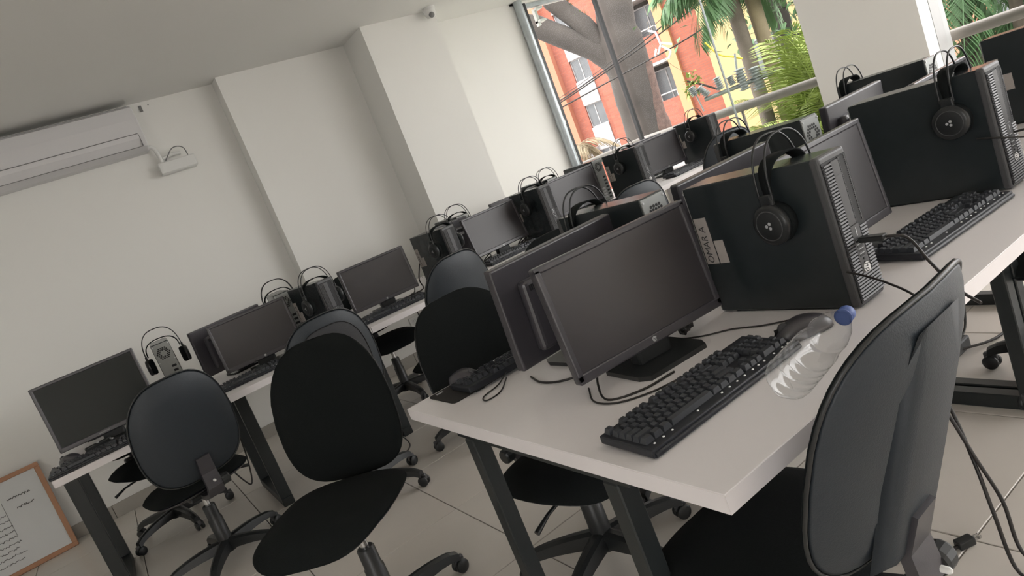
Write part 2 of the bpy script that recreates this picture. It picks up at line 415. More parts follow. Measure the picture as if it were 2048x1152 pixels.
def pc(label, x0, yf, rz=0, face=-1, lab=True):
    """x0 = left side seen from the camera, yf = y of the side nearest the camera"""
    k = ('pc', lab)
    cx, cy = x0+.05, yf+.195
    return place(k, lambda n: make_pc(n, lab), 'computer_tower', label, 'computer', (cx, cy, ZD), rz + (0 if face < 0 else PI), PCG)
pc('black computer tower nearest the camera, side label with handwriting', 1.277, .859)
pc('black computer tower behind the second keyboard on the near desk', 2.063, .864, lab=False)
pc('black computer tower cut off by the right edge of the photo', 2.980, .860)
pc('computer tower with its fan grille toward us, behind the nearest screen', 1.270, 1.405, R(2), 1)
pc('computer tower with its fan grille toward us, left of the window pillar', 2.100, 1.440, 0, 1)
pc('computer tower below the window pillar with its back toward us', 2.995, 1.455, 0, 1)
pc('computer tower beside the third wall-row monitor, front louvres showing', .985, 3.785, R(12))
pc('computer tower just right of the free-standing third monitor, grey side showing', 1.845, 3.815, R(9))
pc('computer tower right of the fourth wall-row monitor, label on its side', 2.645, 3.79)
pc('computer tower right of the fifth wall-row monitor, label on its side', 3.555, 3.765)
pc('last computer tower of the wall row, beside the window handrail', 4.435, 3.80)
pc('computer tower on the far side of the wall desk, back toward us beside first monitor', .190, 4.40, R(-3), 1)
pc('computer tower on the far side, back panel showing right of the second monitor', .900, 4.24, R(-6), 1)
pc('computer tower on the far side, pale back panel showing by the fifth monitor', 3.497, 4.21, 0, 1)
pc('computer tower hidden behind the fourth wall-row monitor, carrying a headset', 2.32, 4.42, 0, 1)
pc('computer tower hidden behind the fifth wall-row monitor, carrying a headset', 3.10, 4.30, 0, 1)

# ------------------------------------------------------------------ monitors
MLET = text_mesh('hp', .011, .0002, .25, 'logo_letters'); MLET.materials.append(MDARK)
def make_monitor(name, W=.445, H=.282, kind='hp', tilt=4):
    t = bpy.data.objects.new(name, None); C.objects.link(t)
    T = Matrix.Translation((0, -.012, .046))@Matrix.Rotation(R(-tilt), 4, 'X')
    h = obj('housing', MB().rbox(-W/2, W/2, .004, .03, 0, H, .006, 3, T), MPLASM, t)
    bw, bb_ = .016, .024
    f = MB().rbox(-W/2, W/2, 0, .012, 0, bb_, .004, 2, T).rbox(-W/2, W/2, 0, .012, H-bw, H, .004, 2, T)
    f.rbox(-W/2, -W/2+bw, 0, .012, .004, H-.004, .004, 2, T).rbox(W/2-bw, W/2, 0, .012, .004, H-.004, .004, 2, T)
    obj('bezel', f, MPLASM, t)
    obj('screen', MB().box(-W/2+bw-.001, W/2-bw+.001, .0035, .008, bb_-.001, H-bw+.001, T), MSCREENM if kind == 'hp' else MSCREEN, t)
    rb = obj('rear_cover', MB().rbox(-W*.36, W*.36, .026, .062, .03, H*.80, .014, 3, T), MPLASM, t)
    sl = MB()
    for k in range(46):
        xx = -W*.33+k*W*.66/46; sl.box(xx, xx+.0035, .0615, .0632, H*.70, H*.755, T)
    tag(obj('vent_slots', sl, MDARK, rb), kind='stuff')
    obj('port_plate', MB().box(-.07, .07, .061, .0635, .05, .10, T), MDARK, rb)
    bar = MB()
    for k in range(7): bar.box(-W*.33+k*.006, -W*.33+.0035+k*.006, .0615, .0640, H*.60, H*.66, T)
    obj('hinge_comb', bar, MLOGO, rb)
    obj('stand_neck', MB().rbox(-.042, .042, .028, .052, .006, .16, .006, 2).rbox(-.05, .05, .0, .045, .006, .05, .008, 2), MPLAS, t)
    obj('stand_base', MB().prism([(-.10,-.045),(-.085,-.075),(.085,-.075),(.10,-.045),(.10,.085),(.085,.095),(-.085,.095),(-.10,.085)], 0, .011), MPLAS, t)
    if kind == 'hp':
        l = obj('logo_disc', MB().lathe([(.0062,0),(.0062,.0012)], 18, T@Matrix.Translation((0,.0002,.0125))@Matrix.Rotation(R(90),4,'X')), MLOGO, t)
        obj('logo_letters', MLET, MDARK, l, tuple(T@Vector((0,-.0015,.0125))), (R(90-tilt), 0, 0))
    else:
        obj('maker_badge', MB().box(-W*.12, -W*.02, -.0006, .001, .010, .0145, T), MGREY, t)
    return t
MG = 'black desktop monitors'
def mon(label, x, y, yaw=0, face=-1, kind='hp', tilt=4, W=.445, H=.282):
    k = ('mon', kind, tilt, W, H)
    return place(k, lambda n: make_monitor(n, W, H, kind, tilt), 'monitor', label, 'monitor', (x, y, ZD), R(yaw)+(0 if face < 0 else PI), MG)
mon('black monitor nearest the camera, switched off, on the front desk', 1.000, 1.215, -6)
mon('black monitor seen from behind with curled cables, behind the nearest screen', 1.035, 1.545, 2.5, 1)
mon('black monitor between the two nearest computer towers on the front desk', 1.620, 1.085, 0)
mon('black monitor seen from behind, with a long vent strip, left of the handrail', 1.675, 1.465, 0, 1)
mon('black monitor behind the second tower of the front desk, top edge only', 2.52, 1.17, 4)
mon('black monitor seen from behind below the window pillar', 2.62, 1.58, 3, 1)
mon('plain black monitor at the left end of the wall row', -.15, 4.04, -1.5, kind='plain', W=.478, H=.345)
mon('second black monitor of the wall row, partly behind the upright office chair', .675, 4.085, -6)
mon('third black monitor of the wall row, standing clear against the wall', 1.478, 4.09, -6)
mon('fourth black monitor of the wall row, above the chair by the pillar', 2.385, 4.05, 0, tilt=9)
mon('fifth black monitor of the wall row, between two towers', 3.225, 4.16, -2)
mon('sixth black monitor of the wall row, nearest the window', 4.16, 4.11, -2)
mon('black monitor facing the wall, just behind the leftmost one', -.185, 4.44, -4, 1)
mon('black monitor facing the wall, left edge showing behind the second one', .590, 4.40, 12, 1)
mon('black monitor facing the wall behind the grey-sided tower', 2.165, 4.43, 0, 1)
mon('black monitor facing the wall behind the fifth monitor', 2.86, 4.46, -6, 1)
mon('black monitor facing the wall below the brick building view', 4.27, 4.44, -4, 1)

# ------------------------------------------------------------------ headsets
def make_headset(name, spread=.066, hi=.068):
    t = bpy.data.objects.new(name, None); C.objects.link(t)
    for s in (-1, 1):
        M = Matrix.Translation((s*spread, 0, -.115))@Matrix.Rotation(R(90*s), 4, 'Y')
        c = obj('ear_cup', MB().lathe([(.032,.000),(.043,.002),(.047,.008),(.0465,.018),(.039,.0225),(.012,.023),(.0,.023)], 28, M), MPLAS, t)
        obj('ear_pad', MB().lathe([(.030,-.022),(.043,-.020),(.048,-.008),(.046,.003),(.032,.004)], 28, M), MFAB, c)
        obj('ring', MB().tube([tuple(M@Vector((.034*math.cos(a), .034*math.sin(a), .0225))) for a in [2*PI*k/28 for k in range(28)]], .0012, 6, closed=True), MBEZEL, c)
        em = MB()
        for k in range(3):
            a = R(90+120*k); em.lathe([(.0042,0),(.0042,.0008)], 5, M@Matrix.Translation((.006*math.cos(a), .006*math.sin(a), .0232)), False)
        obj('emblem', em, MLOGO, c)
        obj('yoke', MB().rbox(s*spread-.006+s*.006, s*spread+.006+s*.006, -.017, .017, -.076, -.048, .004, 2), MPLAS, t)
    for yy in (-.017, .017):
        path = [(-(spread+.006)*math.cos(a)**.75*1.0 if math.cos(a) > 0 else (spread+.006)*abs(math.cos(a))**.75, yy, -.06+(hi+.06)*math.sin(a)**.8) for a in [PI*k/24 for k in range(25)]]
        obj('band_wire', MB().tube(path, .0026, 8), MPLAS, t)
    rr = []
    for k in range(25):
        a = PI*k/24
        cx = -math.copysign(abs(math.cos(a))**.8, math.cos(a))*(spread-.002); cz = -.055+(.055+.026)*math.sin(a)**.7
        wd = .010+.012*math.sin(a)
        rr.append([(cx, -wd, cz), (cx, wd, cz), (cx*.94, wd, cz-.004), (cx*.94, -wd, cz-.004)])
    obj('head_strap', MB().loft(rr), MFAB, t)
    return t
HG = 'black wired gaming headsets'
def hs(label, x, y, z=ZD+.338, rz=0, tilt=0):
    sp = (.074, .072) if y < 2.5 else (.094, .085)
    t = place(('hs', sp), lambda n: make_headset(n, *sp), 'headset', label, 'headset', (x, y, z), rz, HG)
    t.rotation_euler = (tilt, 0, rz); return t
hs('black headset hung over the computer tower nearest the camera', 1.330, .985, rz=R(-4))
hs('black headset hung over the second computer tower of the front desk', 2.115, .965, rz=R(3))
hs('black headset over the tower whose fan grille shows behind the nearest screen', 1.325, 1.70)
hs('black headset over the tower standing left of the window pillar', 2.150, 1.76)
hs('black headset on the tower below the window pillar', 3.045, 1.80)
hs('black headset on the far-side tower beside the leftmost monitor', .240, 4.46, rz=R(-4))
hs('black headset on the far-side tower right of the second wall-row monitor', .950, 4.43, rz=R(-6))
hs('black headset on the tower left of the third wall-row monitor', 1.045, 3.87, rz=R(12))
hs('black headset on the grey-sided tower right of the third monitor', 1.910, 3.90, rz=R(9))
hs('black headset peeking over the top of the fourth wall-row monitor', 2.37, 4.50)
hs('black headset on the tower right of the fourth wall-row monitor', 2.695, 3.95)
hs('black headset peeking over the top of the fifth monitor beside the downpipe', 3.15, 4.36)
hs('black headset on the tower right of the fifth wall-row monitor', 3.605, 3.94)
hs('black headset on the last tower of the wall row', 4.485, 3.99)

# ------------------------------------------------------------------ keyboards
U = .0187
def key_rows():
    rows = []
    f = [(0,1)]+[(2+i,1) for i in range(4)]+[(6.5+i,1) for i in range(4)]+[(11+i,1) for i in range(4)]+[(15.25+i,1) for i in range(3)]
    rows.append((5.25, f))
    rows.append((4, [(i,1) for i in range(13)]+[(13,2)]+[(15.25+i,1) for i in range(3)]+[(18.5+i,1) for i in range(4)]))
    rows.append((3, [(0,1.5)]+[(1.5+i,1) for i in range(12)]+[(13.5,1.5)]+[(15.25+i,1) for i in range(3)]+[(18.5+i,1) for i in range(4)]))
    rows.append((2, [(0,1.75)]+[(1.75+i,1) for i in range(11)]+[(12.75,2.25)]+[(18.5+i,1) for i in range(3)]))
    rows.append((1, [(0,2.25)]+[(2.25+i,1) for i in range(10)]+[(12.25,2.75),(16.25,1)]+[(18.5+i,1) for i in range(4)]))
    rows.append((0, [(0,1.25),(1.25,1.25),(2.5,1.25),(3.75,6.25),(10,1.25),(11.25,1.25),(12.5,1.25),(13.75,1.25)]+[(15.25+i,1) for i in range(3)]+[(18.5,2),(20.5,1),(21.5,1)]))
    return rows
def keycap(mb, wu, M=None):
    a = wu*U-.0016; b = U-.0016; tx, ty = .0030, .0028; h = .0105
    mb.add([(0,0,0),(a,0,0),(a,b,0),(0,b,0),(tx,ty*.9,h),(a-tx,ty*.9,h),(a-tx,b-ty*1.3,h+.0006),(tx,b-ty*1.3,h+.0006)],
           [(0,1,5,4),(1,2,6,5),(2,3,7,6),(3,0,4,7),(4,5,6,7)], False, M)
_kc = {}
def make_keyboard(name, detail):
    t = bpy.data.objects.new(name, None); C.objects.link(t)
    Wd, Dp = 22.5*U+.02, .142
    tl = Matrix.Translation((0,0,.004))@Matrix.Rotation(R(4), 4, 'X')
    bd = MB().rbox(-Wd/2, Wd/2, -Dp/2, Dp/2, 0, .017, .003, 2, Matrix.Translation((0,0,.005))@Matrix.Rotation(R(3),4,'X'))
    b = obj('body', bd, MKBODY, t)
    obj('front_lip', MB().tube([(-Wd/2+.004, -Dp/2, .007), (Wd/2-.004, -Dp/2, .007)], .0055, 8), MKBODY, t)
    for s in (-1, 1): obj('foot', MB().box(s*Wd*.42-.015, s*Wd*.42+.015, .045, .060, 0, .010), MDARK, t)
    allk = MB(); dots = MB()
    for (r, ks) in key_rows():
        for (c, wu) in ks:
            M = Matrix.Translation((-Wd/2+.010+c*U, -Dp/2+.022+r*U*.985, .0195+.00095*r))@Matrix.Rotation(R(3+ (5-r)*.6 -2), 4, 'X')
            if detail:
                if wu not in _kc:
                    q = MB(); keycap(q, wu); _kc[wu] = q.mesh('key'); _kc[wu].materials.append(MKEY)
                o = bpy.data.objects.new('key', _kc[wu]); C.objects.link(o); o.parent = t; o.matrix_basis = M
            else: keycap(allk, wu, M)
            if r == 0:
                dots.lathe([(.0026,0),(.0022,.0014),(.0008,.0022)], 8, Matrix.Translation((-Wd/2+.010+(c+wu/2)*U, -Dp/2+.0135, .0185)))
    if not detail: tag(obj('keys', allk, MKEY, t), kind='stuff')
    obj('light_dots', dots, MDOT, t)
    return t
KG = 'black full-size keyboards'
def kb(label, x, y, rz=0, detail=False, z=ZD):
    return place(('kb', detail), lambda n: make_keyboard(n, detail), 'keyboard', label, 'keyboard', (x, y, z), R(rz), KG)
kb('black keyboard with white light dots at the near corner of the front desk', .870, .962, 0, True)
kb('black keyboard in front of the second tower on the front desk', 1.775, .925, -3, True)
kb('black keyboard on the far edge of the front desk beside a mouse pad', .955, 1.76, 176)
kb('black keyboard at the left end of the wall desk', -.215, 3.725, -2)
kb('black keyboard under the second wall-row monitor', .56, 3.87, -3)
kb('black keyboard under the free-standing third monitor', 1.405, 3.855, -6)
kb('black keyboard under the fourth wall-row monitor', 2.30, 3.825, 0)
kb('black keyboard under the sixth monitor near the window', 4.10, 3.86, 0)
kb('black keyboard under the fifth wall-row monitor', 3.22, 3.86, 0)

# ------------------------------------------------------------------ mice, pad, bottle
def make_mouse(name):
    t = bpy.data.objects.new(name, None); C.objects.link(t)
    rings = []
    for k in range(13):
        u = k/12; y = -.062+.124*u
        wv = .034*(math.sin(PI*min(1, .10+u*.86)))**.45*(1-.12*math.sin(PI*u)); hv = .012+.028*math.sin(PI*min(1, .12+.80*u))**1.1
        if k in (0, 12): wv *= .75; hv *= .7
        ring = []
        for j in range(16):
            a = PI*j/15; ring.append((-wv*math.copysign(abs(math.cos(a))**.6, math.cos(a)), y, .002+hv*math.sin(a)**.7))
        rings.append(ring)
    obj('shell', MB().loft(rings, True, True), MPLASM, t)
    obj('scroll_wheel', MB().lathe([(.011,-.004),(.012,0),(.011,.004)], 16, Matrix.Translation((0,.038,.030))@Matrix.Rotation(R(90),4,'Y')), MBEZEL, t)
    obj('button_seam', MB().box(-.0008,.0008,.012,.058,.020,.0335), MDARK, t)
    obj('side_button', MB().rbox(-.0345,-.031,-.01,.02,.018,.024,.002,1), MBEZEL, t)
    return t
def mouse(label, x, y, rz, s=1): 
    t = place(('mouse',), make_mouse, 'computer_mouse', label, 'mouse', (x, y, ZD), R(rz), 'black computer mice'); t.scale = (s,s,s); return t
mouse('black mouse lying between the clear bottle and the nearest tower', 1.150, .925, 62)
m2 = mouse('black mouse on the pad at the far left corner of the front desk', .790, 1.835, 195); m2.location.z = ZD+.003
mouse('black mouse at the left end of the wall desk', -.36, 3.95, 40)
def cord(name, label, pts, r=.0028, cat='cable', mat_=None, n=6, group=None):
    return tag(obj(name, MB().tube(spline(pts, n), r, 6), mat_ or MCORD), label, cat, group)
pd = MB(); pp = []
for cx, cy, a0 in ((.915,1.88,0),(.695,1.88,90),(.695,1.735,180),(.915,1.735,270)):
    for k in range(4):
        a = R(a0+k*30); pp.append((cx+.015*math.cos(a), cy+.015*math.sin(a)))
pd.prism(pp, ZD+.0002, ZD+.003)
mp_ = tag(obj('mouse_pad', pd, MPAD), 'black cloth mouse pad at the far left corner of the front desk', 'mouse pad')
obj('brand_tag', MB().box(.700,.722,1.868,1.880,ZD+.0031,ZD+.0034), MLOGO, mp_)
def bottle():
    a = Vector((.880,.772,ZD)); b = Vector((1.190,.828,ZD)); L = (b-a).length
    t = thing('plastic_bottle', 'clear empty plastic bottle with blue cap lying on the front desk', 'bottle', (a.x, a.y, ZD+.0415), math.atan2(b.y-a.y, b.x-a.x))
    X = Matrix.Rotation(R(90), 4, 'Y')
    prof = [(.0,.010),(.012,.008),(.022,.004),(.030,.0),(.036,.002),(.040,.010),(.041,.020)]
    z = .02
    for k in range(4): prof += [(.041,z+.012),(.0392,z+.016),(.041,z+.020)]; z += .026
    prof += [(.041,z+.008),(.0375,z+.018),(.0372,z+.06),(.0385,z+.066),(.0365,z+.070),(.037,z+.074),(.033,z+.098),(.024,z+.122),(.015,z+.138),(.0135,z+.142),(.0135,z+.155)]
    rings = []
    for i, (r, zz) in enumerate(prof):
        ring = []
        for k in range(40):
            th = 2*PI*k/40; rr = r
            if zz < .02 and r > .005: rr = r*(1+.09*math.cos(5*th)*(1-zz/.02)); 
            dz = (.006*math.cos(5*th) if (r > .01 and zz < .012) else 0)
            ring.append((rr*math.cos(th), rr*math.sin(th), zz+dz))
        rings.append(ring)
    obj('bottle_body', MB().loft(rings[::-1], False, True, X), MPET, t)
    e = z+.155
    obj('bottle_cap', MB().lathe([(.0,e+.016),(.0155,e+.016),(.0165,e+.012),(.0165,e-.004),(.0155,e-.005)], 28, X), MCAP, t)
    obj('neck_ring', MB().lathe([(.0135,e-.010),(.0175,e-.0095),(.0175,e-.007),(.0135,e-.0065)], 28, X), MCAP, t)
bottle()

# ------------------------------------------------------------------ chairs
def outline(w, h, n=44, p=3.2, taper=.1, topround=1.0):
    pts = []
    for k in range(n):
        a = 2*PI*k/n; c, s = math.cos(a), math.sin(a)
        x = math.copysign(abs(c)**(2/p), c); z = math.copysign(abs(s)**(2/p), s)
        x *= (1-taper*(z if z > 0 else 0)**1.5)
        pts.append((x*w/2, z*h/2))
    return pts
def cushion(ol, front, back, bend=lambda x, z: 0, edge=.8, M=None, rings=(0,.3,.6,.8,.92,.98,1.0)):
    """closed pad: outline in x,z ; thickness along y; front surface +y"""
    F, B = [], []
    for r in rings:
        F.append([(x*r, front*(1-r**6)*.9+front*.1*(1-r)+bend(x*r, z*r), z*r) for x, z in ol])
        B.append([(x*r, -back*(1-r**6)*.9-back*.1*(1-r)+bend(x*r, z*r), z*r) for x, z in ol])
    return MB().loft(F+B[::-1][1:], False, True, M)
def make_chair(name, recline=10, seat_z=.47, panel=False, ridge=False, lift=0, fwd=0, back=(.45,.50,3.3,.22,.50)):
    t = bpy.data.objects.new(name, None); C.objects.link(t)
    db = seat_z-.47; dz = db+lift
    obj('base_hub', MB().lathe([(.03,.06),(.042,.065),(.045,.11),(.034,.125)], 20), MPLAS, t)
    for k in range(5):
        a = R(90+72*k); Mz = Matrix.Rotation(a, 4, 'Z'); rings = []
        for i in range(9):
            u = i/8; r = .03+.262*u; wv = .030-.010*u; zt = .122-.010*u-.032*u**3; th = .045-.020*u
            if i == 8: zt -= .006
            rings.append([(r,-wv,zt-th),(r,wv,zt-th),(r,wv*.8,zt),(r,wv*.3,zt+.007),(r,-wv*.3,zt+.007),(r,-wv*.8,zt)])
        arm = obj('base_arm', MB().loft(rings, True, False, Mz), MPLAS, t)
        cs = MB()
        for s in (-1, 1):
            cs.lathe([(.006,-.008),(.022,-.008),(.026,-.004),(.026,.004),(.022,.008),(.006,.008)], 18, Mz@Matrix.Translation((.290, s*.014, .026))@Matrix.Rotation(R(90),4,'X'))
        c = obj('caster', cs, MPLAS, t)
        obj('caster_hood', MB().rbox(.268, .312, -.009, .009, .030, .062, .006, 2, Mz), MBEZEL, c)
    obj('column_cover', MB().lathe([(.034,.11),(.034,.24),(.030,.245),(.030,.31),(.026,.315)], 20), MPLAS, t)
    obj('gas_column', MB().lathe([(.0145,.30),(.0145,.41+dz)], 16), MCHROME, t)
    obj('tilt_mechanism', MB().rbox(-.085,.085,-.12,.12,.385+dz,.412+dz,.008,2), MPLAS, t)
    obj('height_lever', MB().tube([(.06,.04,.395+dz),(.2,.06,.385+dz),(.262,.065,.365+dz)], [.006,.006,.009], 8), MPLAS, t)
    so_ = outline(.465, .445, p=3.4, taper=.06)
    MS = Matrix.Translation((0,.02+fwd,.445+dz))@Matrix(((1,0,0,0),(0,0,1,0),(0,1,0,0),(0,0,0,1)))
    obj('seat', cushion(so_, .045, .012, lambda x, z: -.9*max(0, z-.10)**2*6*.5, M=MS), MFAB, t)
    obj('seat_pan', cushion([(x*.97, z*.97) for x, z in so_], .004, .030, lambda x, z: -.9*max(0, z-.10)**2*6*.5-.008, M=MS), MPLASM, t)
    # backrest
    bo = outline(back[0], back[1], p=back[2], taper=back[3])
    bend = lambda x, z: .75*x*x - .10*max(0, -z-.05)*0
    MBk = Matrix.Translation((0,-.235+fwd,back[4]+db))@Matrix.Rotation(R(recline), 4, 'X')@Matrix.Translation((0,0,back[1]/2-.005))
    obj('backrest', cushion(bo, .030, .010, bend, M=MBk), MFAB, t)
    sh = obj('back_shell', cushion([(x*.975, z*.975) for x, z in bo], .004, .024, lambda x, z: bend(x, z)-.006, M=MBk), MSHELL, t)
    obj('piping', MB().tube([tuple(MBk@Vector((x*.99, bend(x, z)-.005, z*.99))) for x, z in bo], .0035, 6, closed=True), MPLAS, t)
    if panel:
        po = [(x*.76, z*.78) for x, z in bo]
        obj('mesh_panel', cushion([(x, z) for x, z in po], .0, .006, lambda x, z: bend(x, z)-.0275, M=MBk), MFABM, sh)
        obj('panel_seam', MB().tube([tuple(MBk@Vector((x, bend(x, z)-.0285, z))) for x, z in po], .0022, 6, closed=True), MDARK, sh)
    elif ridge:
        obj('spine_ridge', MB().loft([[tuple(MBk@Vector((s*wv, -.026-d, z))) for s, d in ((-1,-.008),(-.55,.010),(.55,.010),(1,-.008))] for z, wv in ((-.218,.11),(-.05,.11),(.10,.10))]+[[tuple(MBk@Vector((s*.06, -.022, .19))) for s in (-1,-.55,.55,1)]], True, True), MSHELL, sh)
    # back bracket, L shaped
    ctr = [(0,.02,.395+dz),(0,-.17+fwd,.392+dz),(0,-.245+fwd,.41+dz),(0,-.276+fwd,.45+dz)]+[tuple(MBk@Vector((0,-.034,z))) for z in (-.22,-.14)]
    wd = [.038,.036,.036,.035,.033,.030]
    rg = []
    for i, (p, w_) in enumerate(zip(ctr, wd)):
        q = Vector(ctr[min(i+1, len(ctr)-1)])-Vector(ctr[max(i-1, 0)]); q.normalize(); nrm = Vector((0, -q.z, q.y))*.011
        p = Vector(p); rg.append([tuple(p+Vector((s*w_,0,0))+nrm*e) for s, e in ((-1,-1),(1,-1),(1,1),(-1,1))])
    br = obj('back_bracket', MB().loft(rg, True, False), MPLASM, t)
    obj('adjust_knob', MB().lathe([(.006,.0),(.024,.004),(.026,.012),(.026,.034),(.022,.040)], 14, Matrix.Translation((.030,-.268+fwd,.455+dz))@Matrix.Rotation(R(90),4,'Y'), False), MPLAS, br)
    obj('knob_pin', MB().lathe([(.006,0),(.006,.012),(.003,.016)], 10, Matrix.Translation((.0,-.300+fwd,.480+dz))@Matrix.Rotation(R(90),4,'X')), MWPLAS, br)
    return t
MFABM = mat('mesh_fabric', (.035,.036,.04), .6, var=.3, scale=400, bump=.5, bscale=500)
CG = 'black office swivel chairs'
def chair(label, x, y, rz, recline=9, seat_z=.47, panel=False, ridge=False, lift=0, fwd=0, back=(.45,.50,3.3,.22,.50)):
    return place(('chair', recline, seat_z, panel, ridge, lift, fwd, back), lambda n: make_chair(n, recline, seat_z, panel, ridge, lift, fwd, back), 'office_chair', label, 'chair', (x, y, 0), R(rz), CG)
chair('black office chair seen from behind at bottom right, tucked at the front desk', .855, .884, 1.9, recline=20.4, ridge=True, back=(.442,.458,3.3,.08,.527))
chair('black office chair across the front desk, its backrest behind the mouse pad', .985, 1.755, 187, recline=13, seat_z=.455, lift=-.045)
chair('black office chair standing in the aisle with its seat turned to the camera', .392, 2.211, 137.4, lift=.05, fwd=.07)
chair('black office chair at the right edge, its seat just showing under the front desk', 2.44, .93, 2, seat_z=.45)
chair('black office chair with a mesh-panelled back, behind the one in the aisle', .753, 3.354, 3.8, panel=True)
chair('black office chair seen from behind in front of the leftmost monitor', .07, 3.625, 11.5)
chair('black office chair below the grey-sided tower, seen from behind', 1.465, 3.38, 8.8)
chair('black office chair showing only its top edge above the screen that faces away', 1.515, 1.925, 178.6)
chair('black office chair with only its grey top showing by the fifth monitor', 2.614, 3.131, -6.2, seat_z=.43)
chair('black office chair in front of the last tower, next to the handrail', 3.739, 3.316, -15.8)
chair('black office chair on the far side of the wall desk near the whiteboard', -.07, 4.66, 194)
chair('black office chair under the far side of the desk by the wall outlet', 1.56, 4.66, 178)

# ------------------------------------------------------------------ wall fittings
def ac():
    t = thing('air_conditioner', 'white split air conditioner mounted high on the left wall', 'air conditioner', (.25, YA, 2.49))
    prof = [(0,.155),(-.16,.155),(-.195,.135),(-.205,.05),(-.20,-.08),(-.175,-.14),(-.10,-.165),(0,-.165)]
    L = .545
    rings = [[(s*L, y, z) for y, z in prof] for s in (-1, 1)]
    rings = [[(-L*.995, y*.93, z*.95) for y, z in prof]]+[[(-L*.985, y, z) for y, z in prof],[(L*.985, y, z) for y, z in prof]]+[[(L, y*.93, z*.95) for y, z in prof]]
    obj('body', MB().loft(rings, True, False), MACP, t)
    obj('air_flap', MB().loft([[(s, -.206,-.055),(s,-.2035,-.085),(s,-.179,-.138),(s,-.176,-.136),(s,-.198,-.083)] for s in (-.53,.505)], True, False), MACP, t)
    obj('flap_seam', MB().box(-.53,.505,-.2075,-.2025,-.053,-.049), MGREY, t)
    obj('flap_seam', MB().box(-.53,.508,-.183,-.178,-.1405,-.137).box(.506,.509,-.2045,-.18,-.138,-.055), MGREY, t)
    obj('top_grille', MB().box(-.52,.52,-.16,-.02,.155,.158), MGREY, t)
ac()
t = thing('conduit_box', 'white junction box with conduit and cable beside the air conditioner', 'junction box', (.93, YA, 2.19))
obj('box', MB().rbox(-.12,.135,-.075,0,-.055,.035,.006,2), MWPLAS, t)
obj('lid', MB().rbox(-.125,.14,-.082,-.07,-.050,.030,.004,1), MWPLAS, t)
obj('conduit', MB().tube(spline([(-.15,-.05,.17),(-.10,-.05,.15),(-.085,-.045,.07),(-.085,-.04,.03)]), .016, 12), MWPLAS, t)
obj('elbow', MB().tube(spline([(-.07,-.04,.06),(.0,-.04,.075),(.06,-.04,.07)]), .013, 10), MWPLAS, t)
obj('loop_cable', MB().tube(spline([(-.06,-.05,.04),(.02,-.055,.115),(.09,-.055,.10),(.105,-.05,.02)]), .004, 6), MGREY, t)
obj('seal', MB().lathe([(.02,0),(.02,.02)],12,Matrix.Translation((-.15,-.05,.165))), MDARK, t)
tag(obj('hole_patch', MB().box(.865,.885,YA-.006,YA,2.62,2.665).box(.93,.938,YA-.004,YA,2.655,2.662), MGREY), 'small dark hole patch beside the air conditioner top', 'wall patch')
t = thing('security_camera', 'small white dome security camera at the top of the pillar', 'camera', (3.10, 5.00, CEIL))
obj('mount_plate', MB().lathe([(.055,0),(.055,-.015),(.050,-.02)], 28), MWPLAS, t)
obj('dome_body', MB().lathe([(.048,-.018),(.047,-.05),(.036,-.075),(.0,-.082)], 28), MWPLAS, t)
obj('lens', MB().lathe([(.022,0),(.022,.018),(.018,.022),(0,.022)], 20, Matrix.Translation((-.012,-.026,-.062))@Matrix.Rotation(R(115),4,'X')@Matrix.Rotation(R(-8),4,'Y')), MGREY, t)
t = thing('wall_outlet', 'white double wall outlet below the desk by the pillar', 'outlet', (2.17, YB_, .33))
obj('plate', MB().rbox(-.085,.085,-.010,0,-.055,.055,.003,1), MWPLAS, t)
for s in (-.04,.04):
    for z in (-.022,.022):
        obj('socket', MB().rbox(s-.02,s+.02,-.013,-.009,z-.014,z+.014,.003,1), MWPLAS, t)
        obj('socket_slots', MB().box(s-.009,s-.006,-.0136,-.012,z-.006,z+.006).box(s+.006,s+.009,-.0136,-.012,z-.006,z+.006), MDARK, t)
# leaning whiteboard
t = thing('whiteboard', 'framed whiteboard with handwriting leaning on the wall at lower left', 'whiteboard', (-1.13, 5.50, 0))
t.rotation_euler = (R(-9), 0, 0)
obj('panel', MB().box(-.43,.43,-.004,.012,.03,.60), MBOARD, t)
for nme, a in (('frame_bar',(-.455,.455,-.012,.016,0,.032)),('frame_bar',(-.455,.455,-.012,.016,.592,.622)),('frame_bar',(-.455,-.425,-.012,.016,.03,.594)),('frame_bar',(.425,.455,-.012,.016,.03,.594))):
    obj(nme, MB().rbox(*a, .004, 1), MWOODO, t)
def scribble(x, z, L, hgt, seed, r=.0014):
    hgt *= .6
    rnd = random.Random(seed); pts = []; n = int(L/.005); 
    for k in range(n+1): pts.append((x+L*k/n, -.0055, z+hgt*(rnd.random()-.5)*(1.6 if rnd.random() < .2 else 1)))
    return MB().tube(spline(pts, 3), r, 4)
for i, (x, z, L, hh) in enumerate([(.22,.47,.13,.026),(.25,.40,.10,.018),(-.02,.46,.14,.024)]):
    obj('heading_writing', scribble(x, z, L, hh, i, .0018), MINK, t)
for k in range(9):
    obj('line_writing', scribble(.02+.012*(k % 2), .385-k*.037, .15+.03*random.random(), .016, 20+k), MINK, t)
obj('ruled_line', MB().box(.185,.1875,-.0062,-.0035,.24,.47).box(-.02,-.0185,-.0062,-.0035,.09,.40), MGREY, t)

